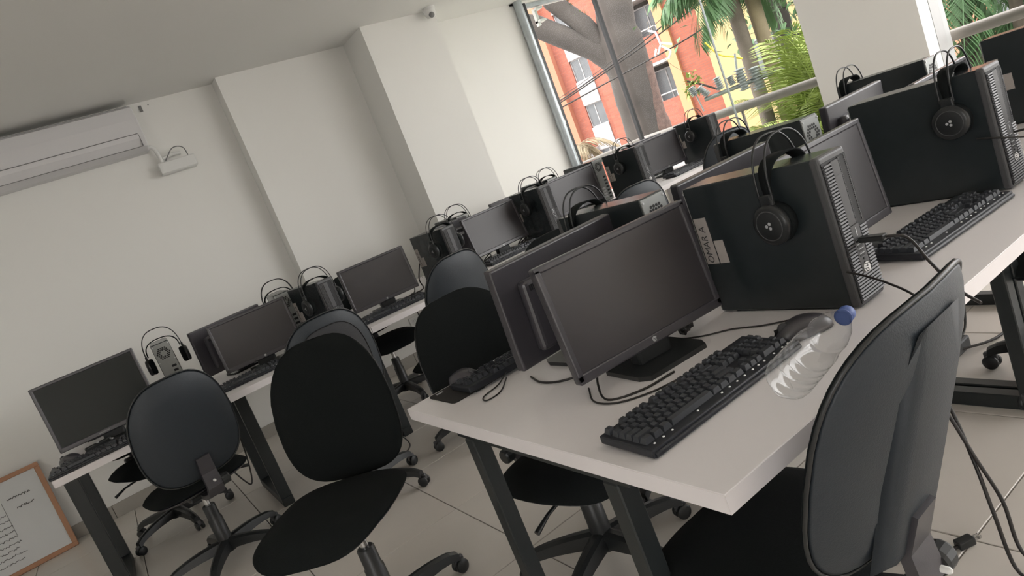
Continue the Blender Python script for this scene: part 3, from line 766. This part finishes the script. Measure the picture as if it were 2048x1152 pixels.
# ------------------------------------------------------------------ cables
cord('usb_cable', 'black cable from the nearest tower front running to the chair back', [(1.328,.853,.880),(1.330,.80,.880),(1.34,.765,.868),(1.32,.725,.82),(1.285,.67,.775),(1.25,.62,.76)], .0032)
tag(obj('usb_plug', MB().rbox(1.318,1.338,.802,.857,.874,.886,.002,1), MPLAS), 'grey-black USB plug in the front of the nearest tower', 'plug')
cord('headset_cable', 'thin black headset cable crossing the front of the nearest tower', [(1.272,.87,.829),(1.262,.83,.823),(1.235,.77,.815),(1.19,.70,.807),(1.14,.64,.79)], .0024)
cord('usb_cable', 'black cable from the second tower front at the right edge', [(2.115,.858,.885),(2.118,.80,.885),(2.12,.72,.87),(2.11,.62,.80)], .0032)
cord('headset_cable', 'thin black headset cable on the second tower of the front desk', [(2.052,.92,.90),(2.06,.855,.885),(2.10,.80,.86),(2.14,.72,.80)], .0024)
cord('mouse_cable', 'thin black mouse cable curving toward the nearest monitor', [(1.205,.955,.752),(1.22,.99,.745),(1.19,1.06,.743),(1.17,1.13,.743),(1.13,1.19,.743),(1.10,1.28,.743)], .0020)
cord('keyboard_cable', 'thin dark cable from the nearest keyboard passing under the monitor stand', [(.90,1.035,.748),(.94,1.07,.743),(.86,1.10,.743),(.80,1.15,.743),(.79,1.22,.743),(.84,1.30,.743)], .0022)
cord('power_cable', 'dark cable looping at the lower left corner of the nearest monitor', [(.95,1.12,.743),(.86,1.135,.743),(.805,1.19,.743),(.835,1.25,.76),(.87,1.27,.80)], .0026)
pts = []
for k in range(40):
    a = 2*PI*k/13; pts.append((.94+.055*math.cos(a)+.004*(k/40), 1.40+.035*math.sin(a), .745+.0007*k))
tag(obj('cable_coil', MB().tube(pts, .003, 6), MCORD), 'coiled black cable behind the nearest monitor', 'cable')
tag(obj('power_adapter', MB().rbox(.91,1.0,1.37,1.42,ZD,.765,.006,2), MPLAS), 'black power adapter in the cable coil behind the nearest monitor', 'adapter')
cord('power_cable', 'black cable under the monitor that faces away on the front desk', [(.86,1.58,.743),(.84,1.50,.743),(.86,1.43,.743),(.92,1.40,.743),(1.0,1.45,.76)], .003)
pts = []
for k in range(46):
    u = k/45; pts.append((1.115+.05*u, 1.235+.02*u+.012*math.sin(k*1.2), .765+.012*math.cos(k*1.2)))
tag(obj('braided_cable', MB().tube(pts, .0042, 6), MCORD), 'knotted black cable behind the stand of the nearest monitor', 'cable')
cord('mouse_cable', 'thin black looped cable hanging by the far keyboard of the front desk', [(.86,1.70,.757),(.80,1.66,.745),(.735,1.64,.743),(.72,1.60,.743),(.77,1.605,.743),(.83,1.66,.75)], .0020)
cord('power_cable', 'left of two long black cords hanging from the front desk to the floor', [(1.52,1.05,.70),(1.51,.96,.60),(1.50,.88,.42),(1.46,.83,.28),(1.43,.80,.15),(1.42,.78,.02),(1.40,.72,.008)], .0045)
cord('power_cable', 'right of two long black cords hanging from the front desk to the floor', [(1.50,1.05,.70),(1.48,.93,.55),(1.46,.86,.40),(1.455,.82,.28),(1.46,.79,.17),(1.445,.77,.05),(1.44,.70,.008)], .0045)
cord('power_cable', 'black cord with a bare plug lying on the floor behind the near chair', [(1.20,1.02,.008),(1.30,.98,.008),(1.40,.94,.010),(1.455,.92,.012)], .005)
t = thing('power_plug', 'black two-pin plug lying on the floor at bottom right', 'plug', (1.475,.912,.012), R(-25))
obj('plug_body', MB().rbox(-.025,.02,-.013,.013,-.010,.012,.004,2), MPLAS, t)
for s in (-.006,.006): obj('prong', MB().box(.02,.04,s-.001,s+.001,-.003,.004), MCHROME, t)
tag(obj('power_adapter', MB().rbox(2.42,2.60,1.36,1.45,0,.05,.008,2), MPLAS), 'black power block on the floor under the front desk', 'adapter')
cord('power_cable', 'black cord from the floor power block up under the desk', [(2.55,1.40,.03),(2.66,1.40,.05),(2.74,1.42,.18),(2.76,1.45,.36),(2.75,1.5,.60)], .005)
cord('power_cable', 'black cord from the floor power block along the floor', [(2.52,1.37,.02),(2.66,1.30,.006),(2.90,1.28,.006),(3.2,1.20,.006)], .005)
for i, (x, y) in enumerate(((1.92,4.72),(1.98,4.74),(2.05,4.78))):
    cord('power_cable', ['leftmost','middle','rightmost'][i]+' black cord dropping behind the desk beside the wall outlet', [(x,y,.74),(x+.01,y+.10,.66),(x+.02,y+.15,.45),(x+.015,y+.12,.2),(x-.02,y+.05,.01)], .0045)
cord('power_cable', 'black cord hanging behind the right edge of the third monitor', [(1.78,4.35,1.02),(1.775,4.34,.92),(1.76,4.28,.80),(1.72,4.22,.745),(1.66,4.15,.745)], .004)
cord('video_cable', 'black cable draped from the grey-sided tower to the desk', [(1.83,4.22,.90),(1.80,4.26,.80),(1.78,4.20,.745),(1.70,4.12,.745),(1.60,4.14,.745),(1.5,4.18,.76)], .004)
cord('power_cable', 'black cord on the floor by the desk leg behind the aisle chair', [(1.06,3.72,.60),(1.07,3.80,.35),(1.09,3.83,.15),(1.14,3.78,.02),(1.10,3.70,.006),(1.05,3.68,.006)], .004)
for i, (x, y, z0) in enumerate(((2.20,4.0,.743),(2.52,3.98,.743),(2.55,4.06,.743))):
    cord('video_cable', ['left','middle','right'][i]+' black cable tangle under the fourth wall-row monitor', [(x,y,z0),(x+.06,y+.05,z0+.02),(x+.02,y+.10,z0),(x+.10,y+.12,z0+.03),(x+.05,y+.02,z0+.004),(x+.12,y+.05,z0)], .004, n=4)
cord('mouse_cable', 'thin cable looping by the mouse at the left end of the wall desk', [(-.33,3.97,.746),(-.28,3.90,.743),(-.36,3.83,.743),(-.40,3.80,.743),(-.38,3.86,.743),(-.20,3.93,.743),(-.10,3.96,.75)], .0022)
t = thing('webcam', 'small dark webcam-like gadget under the leftmost monitor', 'gadget', (-.23,3.99,ZD), R(15))
obj('gadget_body', MB().rbox(-.06,.06,-.015,.02,0,.028,.006,2), MPLAS, t); obj('clip', MB().rbox(-.01,.002,-.03,.03,.028,.034,.002,1), MLOGO, t); obj('clip', MB().rbox(.05,.06,-.05,.02,.016,.022,.002,1), MLOGO, t)
cord('usb_cable', 'thin cable with adapters under the second wall-row monitor', [(.36,3.96,.75),(.44,4.0,.745),(.50,3.97,.745),(.46,3.93,.745),(.60,4.0,.75)], .003)
tag(obj('usb_hub', MB().rbox(.40,.47,4.02,4.05,ZD,.757,.004,1), MPLAS), 'small black hub under the second wall-row monitor', 'hub')
for x, y in ((-.03,4.5),(.2,4.0)):
    cord('chair_cable', 'black cable hanging under the '+('far' if y > 4.2 else 'near')+' side of the wall desk', [(x,y,.70),(x+.02,y-.02,.45),(x+.08,y-.05,.25),(x+.12,y-.02,.22),(x+.16,y,.45),(x+.15,y,.68)], .004)

# ------------------------------------------------------------------ outside
FACE = math.atan2(-.9367, .35)
struct('ground', MB().box(-90, 90, -90, 90, -4.3, -4.2), MGRND)
def facade_window(parent, x0, x1, z0, z1, y=0, nmul=1):
    f = MB(); fw = .05
    f.box(x0,x1,y-.03,y+.03,z0,z0+fw).box(x0,x1,y-.03,y+.03,z1-fw,z1).box(x0,x0+fw,y-.03,y+.03,z0,z1).box(x1-fw,x1,y-.03,y+.03,z0,z1)
    for k in range(nmul): xm = x0+(x1-x0)*(k+1)/(nmul+1); f.box(xm-.025,xm+.025,y-.03,y+.03,z0,z1)
    o = obj('window', f, MWPL, parent)
    for k in range(nmul+1):
        a = x0+(x1-x0)*k/(nmul+1); b = x0+(x1-x0)*(k+1)/(nmul+1)
        obj('pane', MB().box(a+.03,b-.03,y-.005,y+.005,z0+fw,z1-fw), MWGL, o)
t = thing('apartment_building', 'red brick apartment block with a white window strip beyond the tree', 'building', (27.27,27.77,-4.2), FACE)
Z0 = 4.2
obj('brick_wall', MB().box(-3.68,-2.92,0,8,0,18).box(-1.81,-.95,0,8,0,18).box(-2.92,-1.81,.35,8,0,18), MBRICK, t)
obj('plaster_wing', MB().box(-14,-3.68,-.4,8,0,18), MPLAST, t)
zs = [(-1.2,.1),(1.41,2.69),(4.04,5.26),(6.65,7.9),(9.3,10.5)]
prev = -4.2
for a, b in zs:
    obj('white_spandrel', MB().box(-2.92,-1.81,-.06,.36,prev+Z0,a+Z0), MWPL, t)
    facade_window(t, -2.92, -1.81, a+Z0, b+Z0, .12); prev = b
obj('white_spandrel', MB().box(-2.92,-1.81,-.06,.36,prev+Z0,18), MWPL, t)
for a, b in ((-3.75,-2.9),(-1.83,-.9)):
    obj('cornice', MB().box(a,b,-.35,0,4.35,4.55).box(a,b,-.25,0,4.1,4.35), MWPL, t)
obj('white_bay', MB().box(-.95,.9,-.3,8,0,6.3+Z0-1.9), MWPL, t)
obj('brick_wall', MB().box(-.95,.9,.3,8,6.3+Z0-1.9,18), MBRICK, t)
rl = MB()
for k in range(8): rl.box(-.95+k*.26,-.91+k*.26,-.3,-.26,6.3+Z0-1.9,7.05+Z0-1.9)
rl.box(-.95,.9,-.3,-.26,6.98+Z0-1.9,7.05+Z0-1.9).box(-.95,.9,-.3,-.26,6.6+Z0-1.9,6.65+Z0-1.9)
obj('balcony_rail', rl, MWPL, t)
t = thing('balcony_building', 'red brick building with white-railed balconies and an orange pilaster', 'building', (20.8,21.18,-4.2), FACE)
obj('brick_wall', MB().box(-1.2,.47,0,7,0,14).box(2.31,4.2,.1,7,0,14), MBRICK, t)
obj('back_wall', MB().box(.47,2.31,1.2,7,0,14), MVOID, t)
obj('pilaster', MB().box(1.92,2.31,-.08,1.2,0,14), MORNG, t)
for zf in (-2.3, .28, 2.87, 5.46, 8.05):
    obj('parapet', MB().box(.47,1.92,-.02,.12,zf+Z0,zf+1.05+Z0), MBRICK, t)
    obj('floor_slab', MB().box(.47,1.92,0,1.2,zf-.12+Z0,zf+Z0), MWPL, t)
    obj('balcony_rail', MB().tube([(.47,.05,zf+1.30+Z0),(1.92,.05,zf+1.30+Z0)], .028, 8).tube([(1.15,.05,zf+1.05+Z0),(1.15,.05,zf+1.30+Z0)], .022, 8).tube([(1.85,.05,zf+1.05+Z0),(1.85,.05,zf+1.30+Z0)], .022, 8), MWPL, t)
    facade_window(t, .6, 1.85, zf+.1+Z0, zf+2.3+Z0, 1.15, 1)
t = thing('yellow_building', 'cream yellow building half hidden by the palms', 'building', (19.5,20.5,-4.2), FACE)
obj('plaster_wall', MB().box(4.2,9,-1.2,7,0,13), MYEL, t)
for x in (5.4, 7.4): 
    for z in (5.0, 8.0): facade_window(t, x, x+1.2, z, z+1.3, -1.22)
t = thing('salmon_building', 'peach coloured building seen through the right-hand window', 'building', (17,8.6,-4.2), R(-90))
obj('plaster_wall', MB().box(0,3.4,0,4,0,14), MPLAST, t)
for x in (1.9,):
    for z in (3.6,6.4): facade_window(t, x, x+1.4, z, z+1.4, -.02)
# big tree
t = thing('big_tree', 'large dark tree trunk with spreading mossy branches outside the window', 'tree', (8.33,8.62,-4.2))
def tp(x, y, z): return (x-8.33, y-8.62, z+4.2)
obj('trunk', MB().tube(spline([tp(8.40,8.57,-4.2),tp(8.38,8.60,-2),tp(8.37,8.60,.26),tp(8.41,8.56,.9),tp(8.44,8.53,1.5),tp(8.47,8.50,2.07),tp(8.49,8.48,2.65),tp(8.55,8.42,3.11),tp(8.62,8.35,3.7),tp(8.8,8.2,6.0)],4),
    [.36]*8+[.33]*4+[.32]*4+[.34]*4+[.36]*4+[.31]*4+[.29]*4+[.27]*9, 16), MBARK, t)
obj('glass_toned_bark', MB().tube(spline([tp(8.60,8.33,-1.0),tp(8.57,8.36,.4),tp(8.56,8.36,1.0),tp(8.58,8.34,1.6),tp(8.60,8.32,2.0)],4), [.20]*9+[.17]*8, 12), MBARK2, t)  # same trunk; its different tone through the overlapping panes is painted as second bark
obj('branch', MB().tube(spline([tp(8.44,8.53,2.0),tp(8.30,8.66,2.28),tp(8.18,8.79,2.50),tp(7.86,9.11,2.92),tp(7.54,9.43,3.34),tp(7.2,9.8,3.8),tp(6.9,10.1,4.6)],4), [.26,.25,.24,.23]+[.20]*4+[.18]*8+[.14]*9, 12), MBARK, t)
obj('branch', MB().tube(spline([tp(8.28,8.70,2.45),tp(8.14,8.83,2.94),tp(7.96,9.01,3.34),tp(7.81,9.16,3.68),tp(7.6,9.4,4.3)],4), [.17]*5+[.15]*6+[.12]*6, 10), MBARK, t)
def leaf_mesh(mb, p, d, L, wd, up=Vector((0,0,1))):
    d = Vector(d).normalized(); s = d.cross(up); s = s.normalized() if s.length > 1e-4 else Vector((1,0,0)); n_ = s.cross(d)
    p = Vector(p)
    a, b, c, e = p, p+d*L*.45+s*wd+n_*wd*.3, p+d*L, p+d*L*.45-s*wd+n_*wd*.3
    mb.add([tuple(a),tuple(b),tuple(c),tuple(e)], [(0,1,2),(0,2,3)], False)
rnd = random.Random(3)
ms = MB()
for k in range(260):
    u = rnd.random(); q = Vector(tp(8.20,8.78,2.75)).lerp(Vector(tp(7.90,9.08,3.52)), u)
    leaf_mesh(ms, q+Vector((rnd.gauss(0,.05),rnd.gauss(0,.05),.14+rnd.random()*.06)), (rnd.gauss(0,1),rnd.gauss(0,1),.6), .07, .012)
tag(obj('moss', ms, MMOSS, t), kind='stuff')
def crown(name, label, cat, pts, n, spread, L, wd, mat_, stem=None):
    o0 = Vector(pts[0]); tt = thing(name, label, cat, tuple(o0)); mb = MB()
    for k in range(n):
        q = Vector(rnd.choice(pts))-o0+Vector((rnd.gauss(0,spread),rnd.gauss(0,spread),rnd.gauss(0,spread)))
        leaf_mesh(mb, q, (rnd.gauss(0,1),rnd.gauss(0,1),rnd.gauss(-.3,.7)), L*(.6+rnd.random()*.8), wd)
    tag(obj('leaves', mb, mat_, tt), kind='stuff')
    if stem: obj('twigs', MB().tube(spline([tuple(Vector(s)-o0) for s in stem], 4), .012, 6), MBARK, tt)
    return tt
crown('leafy_shoot', 'small pale green leafy shoot in front of the balconies', 'foliage', [(6.35,5.55,1.36),(6.38,5.5,1.42),(6.33,5.55,1.30)], 70, .035, .08, .022, MARECA, [(6.5,5.3,1.2),(6.42,5.45,1.33),(6.34,5.56,1.42)])
# broad-leaved tree to the right of the palm
t = thing('street_tree', 'leafy street tree with a dark crooked branch behind the palm trunk', 'tree', (9.2,6.0,-4.2))
obj('trunk', MB().tube(spline([(0,0,0),(.05,-.05,3),(-.1,.1,5.6),(.1,0,8)],5), .14, 10), MBARK, t)
obj('branch', MB().tube(spline([(-.05,.05,5.65),(.25,-.25,5.72),(.5,-.5,5.95),(.9,-.9,6.0)],4), [.10]*5+[.08]*4+[.05]*4, 8), MBARK, t)
lv = MB()
for k in range(1100):
    q = Vector((rnd.gauss(.3,.6), rnd.gauss(-.4,.6), 6.25+rnd.gauss(0,.35)))
    leaf_mesh(lv, q, (rnd.gauss(0,1),rnd.gauss(0,1),rnd.gauss(-.4,.6)), .16, .035)
for k in range(260):
    q = Vector((rnd.gauss(.5,.35), rnd.gauss(-.5,.35), 5.5+rnd.gauss(0,.30)))
    leaf_mesh(lv, q, (rnd.gauss(0,1),rnd.gauss(0,1),rnd.gauss(-.4,.6)), .14, .035)
tag(obj('leaves', lv, MPALM, t), kind='stuff')
# palms
def frond(L, rise, droop, n=34, ll=.45, lw=.014, hang=.6):
    mb = MB(); rach = []
    for k in range(n+1):
        u = k/n; rach.append(Vector((L*u*(1-.25*u*droop), 0, rise*u-droop*L*.75*u*u)))
    mb.tube([tuple(p) for p in rach], [.014*(1-.8*k/n) for k in range(n+1)], 5)
    for k in range(3, n+1):
        u = k/n; tdir = (rach[k]-rach[k-1]).normalized(); l = ll*(math.sin(PI*min(1,.12+.8*u))**.6)
        for s in (-1, 1):
            d = (tdir*.65+Vector((0,s*.85,0))+Vector((0,0,-hang*(.4+rnd.random()*.6)))).normalized()
            p = rach[k]; m_ = p+d*l*.5; e = p+(d+Vector((0,0,-.25))).normalized()*l
            sd2 = d.cross(Vector((0,0,1))); sd2 = (sd2.normalized() if sd2.length > 1e-3 else Vector((1,0,0)))*lw
            nz = Vector((0,0,lw*.35))
            mb.add([tuple(p),tuple(m_+sd2+nz),tuple(e),tuple(m_-sd2+nz)], [(0,1,2,3)], False)
    return mb
def palm(name, label, loc, trunk_h, trunk_r, nf, L, rise, droop, mleaf, ll, hang, pitch=(0,1), tr=MPTRUNK, lw=.014, stems=1):
    t = thing(name, label, 'palm', loc)
    for s in range(stems):
        ox, oy = (rnd.gauss(0,.12), rnd.gauss(0,.12)) if stems > 1 else (0, 0)
        obj('trunk', MB().tube(spline([(ox,oy,0),(ox*1.4,oy*1.4,trunk_h*.5),(ox*1.9,oy*1.9,trunk_h)],5), trunk_r, 10), tr, t)
    vers = []
    for k in range(4):
        vers.append(frond(L*(.85+.1*k), rise*(.7+.25*k), droop*(.8+.15*k), ll=ll, hang=hang, lw=lw).mesh('frond')); vers[-1].materials.append(mleaf)
    for k in range(nf):
        o = bpy.data.objects.new('frond', vers[k % 4]); C.objects.link(o); o.parent = t
        o.location = (rnd.gauss(0,.04)*(3 if stems > 1 else 1), rnd.gauss(0,.04)*(3 if stems > 1 else 1), trunk_h-.1*rnd.random())
        o.rotation_euler = (rnd.gauss(0,.15), -R(pitch[0]+(pitch[1]-pitch[0])*rnd.random()), 2*PI*k/nf+rnd.random()*.5)
    return t
palm('palm_tree', 'tall palm with drooping dark green fronds in front of the brick building', (7.32,5.42,-4.2), 6.75, .085, 26, .95, .3, .85, MPALM, .46, 1.4, (-35, 50))
palm('palm_tree', 'pale-trunked palm standing just right of the drooping palm', (7.5,5.28,-4.2), 7.3, .085, 14, 1.2, .4, .8, MPALM, .45, 1.0, (-30, 50), MDRY)
palm('areca_palm', 'bushy yellow-green palm beside the window pillar', (7.0,4.35,-4.2), 4.45, .03, 44, 1.25, .8, .5, MARECA, .46, .35, (5, 85), stems=5, lw=.009)
palm('areca_palm', 'yellow-green palm low behind the handrail at the pillar', (6.75,4.75,-4.2), 4.05, .03, 34, 1.15, .6, .6, MARECA, .42, .35, (0, 75), stems=4, lw=.009)
palm('fan_palm', 'small palm by the foot of the downpipe outside', (10.9,13.6,-4.2), 5.3, .10, 12, 1.0, .2, 1.0, MDRY, .5, 1.2, (-30, 30))
palm('garden_palm', 'leafy palm seen through the right-hand window', (7.7,3.25,-4.2), 5.6, .05, 20, 1.4, .4, .9, MPALM, .5, .9, (-40, 50), stems=4)
palm('garden_palm', 'second leafy palm at the right edge of the right-hand window', (7.9,2.4,-4.2), 5.0, .05, 20, 1.3, .4, .9, MPALM, .5, .9, (-40, 50), stems=4)
# utility pole cross-arm with insulators
t = thing('utility_pole', 'power pole with ribbed insulators and fuse holders outside the window', 'utility pole', (6.46,4.80,-4.2))
def up_(x, y, z): return (x-6.46, y-4.80, z+4.2)
obj('pole', MB().tube([(.12,.05,0),(.12,.05,5.0)], .055, 12), MPTRUNK, t)
obj('cross_arm', MB().tube([up_(6.10,5.20,1.16),up_(6.58,4.60,1.17)], .022, 4), MPORC, t)
def insul(a, b, r=.05, n=6, nm='insulator'):
    a, b = Vector(a), Vector(b); d = b-a; q = d.to_track_quat('Z','Y').to_matrix().to_4x4(); M = Matrix.Translation(a)@q
    pr_ = [(.012,0)]
    for k in range(n):
        z0 = d.length*(k+.15)/n; pr_ += [(r*.55,z0),(r,z0+d.length*.35/n),(r*.55,z0+d.length*.7/n)]
    obj(nm, MB().lathe(pr_+[(.012,d.length)], 14, M), MPORC, t)
insul(up_(6.05,5.25,1.24), up_(6.03,5.27,1.34)); insul(up_(6.13,5.16,1.19), up_(6.08,5.21,1.31)); insul(up_(6.22,5.05,1.20), up_(6.21,5.06,1.34))
insul(up_(6.30,4.95,1.20), up_(6.29,4.96,1.30)); insul(up_(6.36,4.87,1.10), up_(6.36,4.87,1.34), .065, 8, 'fuse_holder'); insul(up_(6.45,4.76,1.05), up_(6.45,4.76,1.30), .068, 8, 'fuse_holder')
obj('stay', MB().tube([up_(6.07,5.23,1.05),up_(6.05,5.25,1.25)], .008, 6).tube([up_(6.33,4.9,1.2),up_(6.36,4.86,1.5)], .012, 6), MPORC, t)
def wire(label, pts, r=.010, m_=MCORD): tag(obj('power_line', MB().tube(spline(pts, 5), r, 5), m_), label, 'wire', 'overhead wires')
wire('lowest overhead wire crossing in front of the tree', [(5.6,8.6,1.63),(6.26,7.91,1.74),(7.07,7.08,1.87),(7.62,6.5,1.96),(8.4,5.6,2.2)])
wire('middle overhead wire crossing in front of the tree', [(5.6,8.6,1.70),(6.25,7.92,1.80),(7.0,7.14,2.02),(7.48,6.65,2.18),(8.2,5.7,2.5)])
wire('second overhead wire from the top in front of the tree', [(5.6,8.6,1.73),(6.27,7.9,1.83),(7.02,7.13,2.06),(7.5,6.6,2.26),(8.2,5.7,2.6)])
wire('topmost overhead wire crossing in front of the tree', [(5.6,8.6,1.78),(6.29,7.89,1.87),(7.03,7.12,2.11),(7.5,6.65,2.34),(8.2,5.7,2.8)], .004)
wire('thin looping wire hanging in front of the balconies', [(6.9,6.35,2.3),(6.88,6.37,2.0),(6.95,6.25,1.7),(7.05,6.1,1.5)], .003, MDRY)
wire('yellow cable curving down to the fuse holders', [(6.2,5.05,1.72),(6.27,4.98,1.55),(6.35,4.88,1.47),(6.40,4.82,1.42)], .009, mat('yellow_cable', (.75,.6,.05), .5))
cw = MB()
for (a, b) in (((6.86,6.36,2.20),(6.92,6.30,2.14)),((6.92,6.30,2.14),(6.93,6.29,1.98)),((6.93,6.29,1.98),(6.88,6.34,1.88)),((6.93,6.29,2.0),(7.02,6.20,1.93)),((6.93,6.29,1.96),(7.0,6.23,1.86)),((7.0,6.23,1.86),(6.96,6.27,1.78)),((6.88,6.34,1.95),(6.85,6.37,1.87))):
    cw.tube([a, b], .014, 5)
tag(obj('torn_plastic', cw, MWHITE), 'torn white plastic scraps caught on the overhead wires', 'plastic scrap')
tag(obj('wall_bracket', MB().box(4.62,4.65,5.60,5.64,2.45,2.6).box(4.62,4.70,5.56,5.64,2.6,2.62).box(4.62,4.70,5.56,5.64,2.48,2.50), MWPLAS), 'small pale bracket beside the top of the downpipe', 'bracket')
